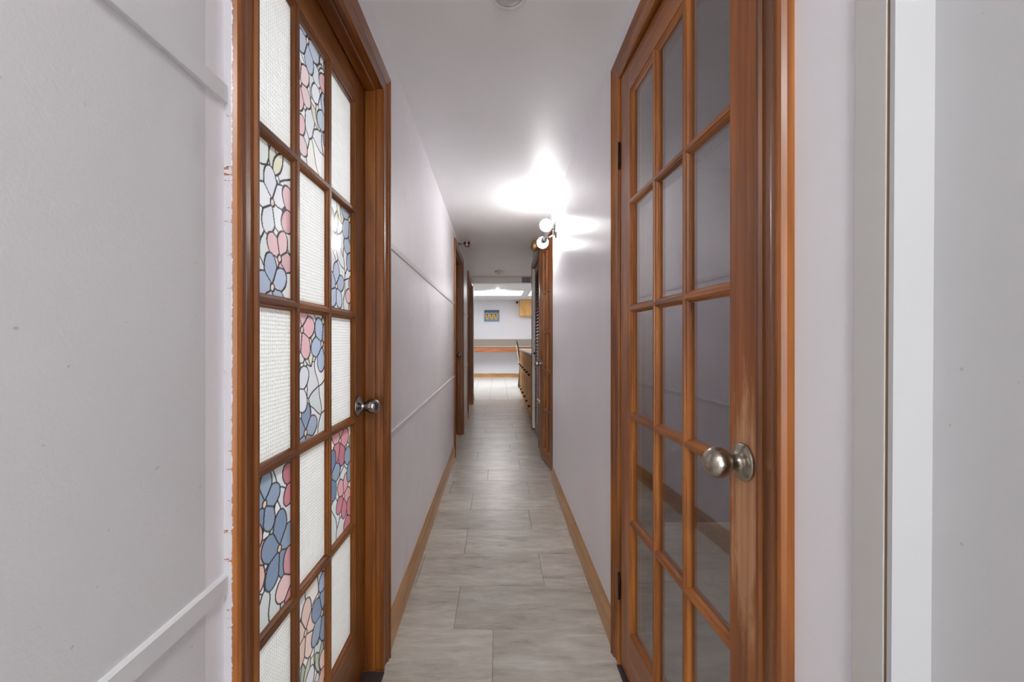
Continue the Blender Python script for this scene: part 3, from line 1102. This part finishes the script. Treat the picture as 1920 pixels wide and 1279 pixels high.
# ------------------------------------------------------------------ fittings of the hall
# twin globe sconce on the right wall
WX = RX + 0.005 * (3.3 - 1.6)
sc = empty('wall_sconce', (WX, 3.30, 2.0))
tag(sc, 'lit two-globe wall sconce on a polished oval plate on the lilac wall', 'wall lamp')
Mp = Matrix.Rotation(-math.pi / 2, 4, 'Y') @ Matrix.Diagonal((1.0, 0.75, 1, 1))
MB().lathe([(0.0001, 0.0), (0.066, 0.0), (0.066, 0.008), (0.060, 0.016), (0.045, 0.022), (0.0001, 0.024)], Mp, 36).build('back_plate', M['steel'], sc, smooth=True)


def bulb_arm(p_sock, p_bulb, r):
    ps, pb = Vector(p_sock), Vector(p_bulb)
    d = (pb - ps).normalized()
    MB().tube([(-0.02, 0, ps.z * 0.5), (ps.x * 0.6, ps.y * 0.5, ps.z * 0.8), tuple(ps)], 0.006, 10).build('arm', M['steel'], sc, smooth=True)
    Ms = Matrix.Translation(ps) @ d.to_track_quat('Z', 'Y').to_matrix().to_4x4()
    dist = (pb - ps).length
    MB().lathe([(0.0001, -0.006), (0.019, -0.004), (0.0235, 0.002), (0.0235, dist - r * 0.80)], Ms, 24).build('socket', M['socket'], sc, smooth=True)
    MB().sphere(tuple(pb), r, 28, 18).build('globe_bulb', M['bulb'], sc, smooth=True)


def rel(u, v, Y):
    return (u * Y / 811.0 - WX, Y - 3.30, EYE - v * Y / 811.0 - 2.0)


bulb_arm(rel(97, -209, 3.27), rel(89.75, -215.5, 3.20), 0.046)
bulb_arm(rel(86.8, -189.0, 3.325), rel(83.5, -183, 3.42), 0.045)

# small amber lamp over door 3
AY = 4.8
AX = LX - 0.009 * (AY - 1.6)
am = empty('amber_sconce', (AX, AY, 2.23))
tag(am, 'small unlit amber glass lamp on a short arm above the brown door', 'wall lamp')
MB().lathe([(0.0001, 0), (0.022, 0), (0.020, 0.006), (0.0001, 0.008)], Matrix.Rotation(math.pi / 2, 4, 'Y'), 20).build('back_plate', M['steel'], am, smooth=True)
MB().tube([(0.004, 0, 0), (0.04, 0, -0.006), (0.075, 0, 0.0)], 0.006, 8).build('arm', M['steel'], am, smooth=True)


def frustum(r0, r1, za, zb, seg=8):
    t0 = math.pi / seg
    v = [(0.096 + r0 * math.cos(t0 + 2 * math.pi * i / seg), r0 * math.sin(t0 + 2 * math.pi * i / seg), za) for i in range(seg)]
    v += [(0.096 + r1 * math.cos(t0 + 2 * math.pi * i / seg), r1 * math.sin(t0 + 2 * math.pi * i / seg), zb) for i in range(seg)]
    f = [(i, (i + 1) % seg, seg + (i + 1) % seg, seg + i) for i in range(seg)] + [tuple(range(seg))[::-1], tuple(range(seg, 2 * seg))]
    return MB().add(v, f)


frustum(0.027, 0.033, -0.036, -0.010).build('shade', M['amber'], am)
frustum(0.033, 0.0365, -0.010, 0.014).build('band', M['amberdark'], am)
frustum(0.0375, 0.0385, 0.014, 0.024).build('rim', M['cream'], am)

# brass lamp over the closet frame
BY = 4.72
BX = RX + 0.005 * (BY - 1.6)
br = empty('brass_sconce', (BX, BY, 2.19))
tag(br, 'unlit brass wall lamp with petal shade above the closet frame', 'wall lamp')
MB().lathe([(0.0001, 0), (0.040, 0), (0.040, 0.012), (0.032, 0.024), (0.0001, 0.03)], Matrix.Translation(Vector((0, 0, 0.01))) @ Matrix.Rotation(-math.pi / 2, 4, 'Y'), 28).build('back_plate', M['brass'], br, smooth=True)
MB().lathe([(0.0001, 0.045), (0.022, 0.043), (0.036, 0.028), (0.042, 0.0), (0.038, -0.020)], Matrix.Translation(Vector((-0.052, 0, 0.005))), 28).build('shade', M['brass'], br, smooth=True)
for i in range(5):
    a = math.pi * (0.5 + i * 0.4)
    Mt = Matrix.Translation(Vector((-0.055 + 0.026 * math.cos(a), 0.026 * math.sin(a), -0.032))) @ Matrix.Rotation(a, 4, 'Z') @ Matrix.Rotation(0.5, 4, 'Y') @ Matrix.Diagonal((0.35, 0.75, 1.0, 1))
    pm = MB().sphere((0, 0, 0), 0.033, 16, 10)
    pm.v = [tuple(Mt @ Vector(p)) for p in pm.v]
    pm.build('petal', M['brass'], br, smooth=True)

# ceiling fittings
dl = empty('recessed_light', (0.034, 1.363, CZ))
tag(dl, 'unlit round ceiling downlight with white rim and grey lens', 'ceiling light')
MB().lathe([(0.046, 0.0), (0.060, 0.0), (0.060, -0.003), (0.055, -0.0065), (0.050, -0.006), (0.046, -0.002), (0.046, 0.0)], None, 40).build('rim', M['whitepl'], dl, smooth=True)
MB().lathe([(0.0001, -0.010), (0.020, -0.0095), (0.034, -0.007), (0.046, -0.001)], None, 40).build('lens', M['lens'], dl, smooth=True)
sd = empty('smoke_detector', (0.012, 6.84, CZ))
tag(sd, 'round white smoke detector on the hallway ceiling', 'smoke detector')
MB().lathe([(0.0001, 0), (0.066, 0), (0.066, -0.012), (0.060, -0.022), (0.048, -0.026), (0.0001, -0.027)], None, 32).build('housing', M['whitepl'], sd, smooth=True)
MB().lathe([(0.0001, -0.042), (0.018, -0.042), (0.026, -0.036), (0.028, -0.026)], None, 24).build('sensor_cap', M['lens'], sd, smooth=True)

# unseen lamp behind the camera, added to brighten the hall
for yy in (-0.75,):
    ln = empty('fill_lamp', (0.0, yy, CZ))
    tag(ln, 'added fill lamp on the hallway ceiling, unseen behind the camera', 'ceiling lamp')
    MB().lathe([(0.0001, 0.0), (0.13, 0.0), (0.13, -0.02), (0.0001, -0.02)], None, 32).build('base', M['whitepl'], ln, smooth=False)
    la = bpy.data.lights.new('fill_light', 'AREA')
    la.shape = 'DISK'
    la.size = 0.26
    la.energy = HALL_FILL
    lo = bpy.data.objects.new('fill_light', la)
    COL.objects.link(lo)
    lo.parent = ln
    lo.location = (0, 0, -0.024)
la = bpy.data.lights.new('room_light', 'AREA')
la.shape = 'DISK'
la.size = 0.5
la.energy = ROOM
la.color = (0.93, 0.97, 1.0)
lo = bpy.data.objects.new('room_light', la)
COL.objects.link(lo)
lo.location = (-1.6, 1.2, CZ - 0.03)
la = bpy.data.lights.new('dim_room_fill', 'AREA')  # unseen fill, added to lift the dark panes
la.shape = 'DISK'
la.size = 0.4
la.energy = DIM_FILL
lo = bpy.data.objects.new('dim_room_fill', la)
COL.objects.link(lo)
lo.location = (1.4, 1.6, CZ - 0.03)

# ------------------------------------------------------------------ kitchen
for (xa, xb, lab) in ((-2.1, 0.655, 'wide lit white ceiling panel in the kitchen above the painting'), (0.79, 2.1, 'lit white ceiling panel in the kitchen above the pine wall cupboard')):
    p = empty('ceiling_panel', ((xa + xb) / 2, 11.2, KZ))
    tag(p, lab, 'ceiling light')
    hw_ = (xb - xa) / 2
    fm = MB()
    fm.box(-hw_, hw_, -0.61, -0.58, -0.03, 0).box(-hw_, hw_, 0.58, 0.61, -0.03, 0).box(-hw_, -hw_ + 0.03, -0.58, 0.58, -0.03, 0).box(hw_ - 0.03, hw_, -0.58, 0.58, -0.03, 0)
    fm.build('frame', M['whitepl'], p)
    MB().box(-hw_ + 0.03, hw_ - 0.03, -0.58, 0.58, -0.022, -0.006).build('diffuser', M['panel'], p)
ds = empty('downlight', (-0.012, 10.42, KZ))
tag(ds, 'small bright round downlight just before the kitchen ceiling panel', 'ceiling light')
MB().lathe([(0.045, 0.0), (0.060, 0.0), (0.060, -0.006), (0.045, -0.010), (0.045, 0.0)], None, 28).build('rim', M['whitepl'], ds, smooth=True)
MB().lathe([(0.0001, -0.016), (0.030, -0.013), (0.045, -0.006)], None, 28).build('lamp_face', M['spot'], ds, smooth=True)

# worktop shelf along the end wall
ct = empty('wall_counter', (0, BACK, 0))
tag(ct, 'long taupe laminate counter with a wood apron fixed to the kitchen end wall', 'counter')
MB().box(-2.6, 2.4, -0.03, 0.0, 0.985, 1.19).build('backsplash', M['stone'], ct, bevel=0.003)
MB().box(-2.6, 2.4, -0.58, 0.0, 0.945, 0.985).build('counter_top', M['stone'], ct, bevel=0.006)
MB().box(-2.6, 2.4, -0.575, -0.55, 0.925, 0.945).build('nosing', wood('brown', 0), ct)
MB().box(-2.6, 2.4, -0.570, -0.54, 0.80, 0.925).build('apron', wood('cherry', 0), ct, bevel=0.003)

# painting
pz = 0.01673
px0, px1 = -26 * pz, 2 * pz
za, zb = EYE + 35 * pz, EYE + 56.5 * pz
pw, ph = px1 - px0, zb - za
pt = empty('wall_painting', ((px0 + px1) / 2, BACK, za))
tag(pt, 'small unframed blue painting with three ochre oval figures on the kitchen wall', 'painting')
MB().box(-pw / 2, pw / 2, -0.025, 0, 0, ph).build('canvas', M['canvas'], pt, bevel=0.002)
MB().box(-pw / 2, pw / 2, -0.0256, -0.0245, ph * 0.80, ph).build('dark_sky_band', M['canvasd'], pt)
for i, xc in enumerate((-0.29, 0.0, 0.28)):
    def oval(cx, cz, rx, rz, y, name, mat, squash=0.0):
        pts = []
        for k_ in range(20):
            t = 2 * math.pi * k_ / 20
            s = 1 - squash * max(0, -math.sin(t))
            pts.append((cx + rx * math.cos(t) * s, cz + rz * math.sin(t)))
        MB().prism(pts, lambda a, b: (a, y, b), lambda a, b: (a, -0.025, b)).build(name, mat, pt)
    cx = xc * pw
    oval(cx, ph * 0.45, pw * 0.125, ph * 0.31, -0.0262, 'ochre_figure', M['ochre'], 0.4)
    oval(cx - pw * 0.01, ph * 0.60, pw * 0.055, ph * 0.08, -0.0268, 'umber_mark', M['rust'])
    oval(cx + pw * 0.01, ph * 0.42, pw * 0.04, ph * 0.05, -0.0268, 'umber_mark', M['rust'])

# pine wall cupboard
wc = empty('wall_cupboard', (0.67, BACK, 1.905))
tag(wc, 'knotty pine wall cupboard under the kitchen ceiling beside the black camera', 'cabinet')
MB().box(0, 0.62, -0.33, 0, 0, 0.49).build('body', wood('pine', 2), wc, bevel=0.003)
for xa in (0.005, 0.3125):
    dd = MB().box(xa, xa + 0.3025, -0.349, -0.331, 0.005, 0.485).build('door', wood('pine', 2), wc, bevel=0.003)
    for kx, kz in ((0.05, 0.10), (0.11, 0.20), (0.22, 0.17), (0.06, 0.21), (0.05, 0.40)):
        MB().lathe([(0.0001, 0.0008), (0.008, 0.0006), (0.009, 0.0)], Matrix.Translation(Vector((xa + kx, -0.349, kz))) @ Matrix.Rotation(math.pi / 2, 4, 'X'), 12).build('knot', wood('brown', 0), dd)
# security camera
sc_ = empty('security_camera', (0.625, BACK, 2.345))
tag(sc_, 'small black dome camera on a white bracket beside the pine cupboard', 'camera')
MB().box(-0.02, 0.03, -0.06, 0, 0.0, 0.03).build('bracket', M['whitepl'], sc_, bevel=0.004)
MB().sphere((-0.035, -0.075, -0.01), 0.034, 20, 12).build('dome', M['black'], sc_, smooth=True)

# pine base cabinets along the right, one unit per thing, one continuous worktop
UN = 6
UW = (8.90 - 5.72) / UN
XF = 0.445
words = ['first pine base cabinet beside the closet frame', 'second pine base cabinet from the closet frame', 'third pine base cabinet from the closet frame',
         'fourth pine base cabinet from the closet frame', 'fifth pine base cabinet from the closet frame', 'last pine base cabinet in the run, by the dining chair']
proto = None


def cabinet():
    root = empty('base_cabinet', (XF, 5.72, 0))
    MB().box(0.06, 0.60, 0.0, UW - 0.002, 0.0, 0.10).build('plinth', wood('pine', 1), root)
    MB().box(0.02, 0.60, 0.0, UW - 0.002, 0.10, 0.945).build('body', wood('pine', 2), root)
    for za, zb, zk, nm in ((0.115, 0.625, 0.24, 'lower_door'), (0.635, 0.935, 0.677, 'upper_door')):
        dr = MB().box(0.0, 0.019, 0.006, UW - 0.008, za, zb).build(nm, wood('pine', 2), root, bevel=0.003)
        pm = MB()
        a, b = 0.05, UW - 0.052
        pm.prism([(0, 0), (-0.004, 0.006), (-0.004, 0.012), (0, 0.018)], lambda d, s: (d, a + s, za + 0.05), lambda d, s: (d, a + s, zb - 0.05))
        pm.prism([(0, 0), (-0.004, 0.006), (-0.004, 0.012), (0, 0.018)], lambda d, s: (d, b - s, za + 0.05), lambda d, s: (d, b - s, zb - 0.05))
        pm.prism([(0, 0), (-0.004, 0.006), (-0.004, 0.012), (0, 0.018)], lambda d, s: (d, a, za + 0.05 + s), lambda d, s: (d, b, za + 0.05 + s))
        pm.prism([(0, 0), (-0.004, 0.006), (-0.004, 0.012), (0, 0.018)], lambda d, s: (d, a, zb - 0.05 - s), lambda d, s: (d, b, zb - 0.05 - s))
        pm.build('moulding', wood('pine', 2), dr)
        Mk = Matrix.Translation(Vector((0.0, UW * 0.55, zk))) @ Matrix.Rotation(-math.pi / 2, 4, 'Y')
        MB().lathe([(0.0001, 0), (0.014, 0), (0.010, 0.010), (0.020, 0.018), (0.021, 0.026), (0.012, 0.032), (0.0001, 0.033)], Mk, 18).build('knob', wood('dark', 2), dr, smooth=True)
    return root


def copy_tree(o, parent=None):
    c = o.copy()
    COL.objects.link(c)
    c.parent = parent
    for ch in [x for x in COL.objects if x.parent == o]:
        copy_tree(ch, c)
    return c


for i in range(UN):
    cb = cabinet() if i == 0 else copy_tree(proto)
    if i == 0: proto = cb
    cb.location = (XF, 5.72 + UW * i, 0)
    tag(cb, words[i], 'cabinet', 'pine base cabinets along the kitchen entrance')
wt = MB().box(XF - 0.012, XF + 0.62, 5.715, 8.915, 0.946, 0.980).build('worktop', M['ctop'], bevel=0.004)
tag(wt, 'cream worktop running over the row of pine base cabinets', 'worktop')

# dining chair past the cabinets, facing away from the hall axis
ch = empty('dining_chair', (0.0, 10.45, 0))
tag(ch, 'dark wood dining chair with a cream padded back beyond the pine cabinets', 'chair')
dk = wood('dark', 2)
for yy in (0.0, 0.40):
    MB().tube([(0.505, yy, 0.0), (0.535, yy, 0.25), (0.550, yy, 0.46), (0.520, yy, 0.75), (0.478, yy, 1.02), (0.462, yy, 1.13)], [0.014, 0.018, 0.019, 0.015, 0.012, 0.010], 8).build('rear_leg', dk, ch, smooth=True)
for yy in (0.02, 0.38):
    MB().tube([(0.94, yy, 0.0), (0.93, yy, 0.44)], [0.014, 0.019], 8).build('front_leg', dk, ch, smooth=True)
MB().tube([(0.462, 0.0, 1.13), (0.456, 0.10, 1.155), (0.455, 0.20, 1.16), (0.456, 0.30, 1.155), (0.462, 0.40, 1.13)], 0.012, 8).build('top_rail', dk, ch, smooth=True)
mbk = MB()
ln_ = [(0.536, 0.52), (0.508, 0.76), (0.468, 1.04)]
for (xa, za), (xb, zb) in zip(ln_[:-1], ln_[1:]):
    mbk.prism([(0.0, 0.025), (0.0, 0.375), (-0.032, 0.375), (-0.032, 0.025)], lambda d, s: (xa + d + 0.012, s, za), lambda d, s: (xb + d + 0.012, s, zb))
mbk.build('back_pad', M['uphol'], ch)
MB().box(0.54, 0.95, 0.0, 0.40, 0.44, 0.485).build('seat', M['uphol'], ch, bevel=0.012)
MB().box(0.56, 0.93, 0.01, 0.39, 0.395, 0.44).build('seat_rail', wood('dark', 0), ch)
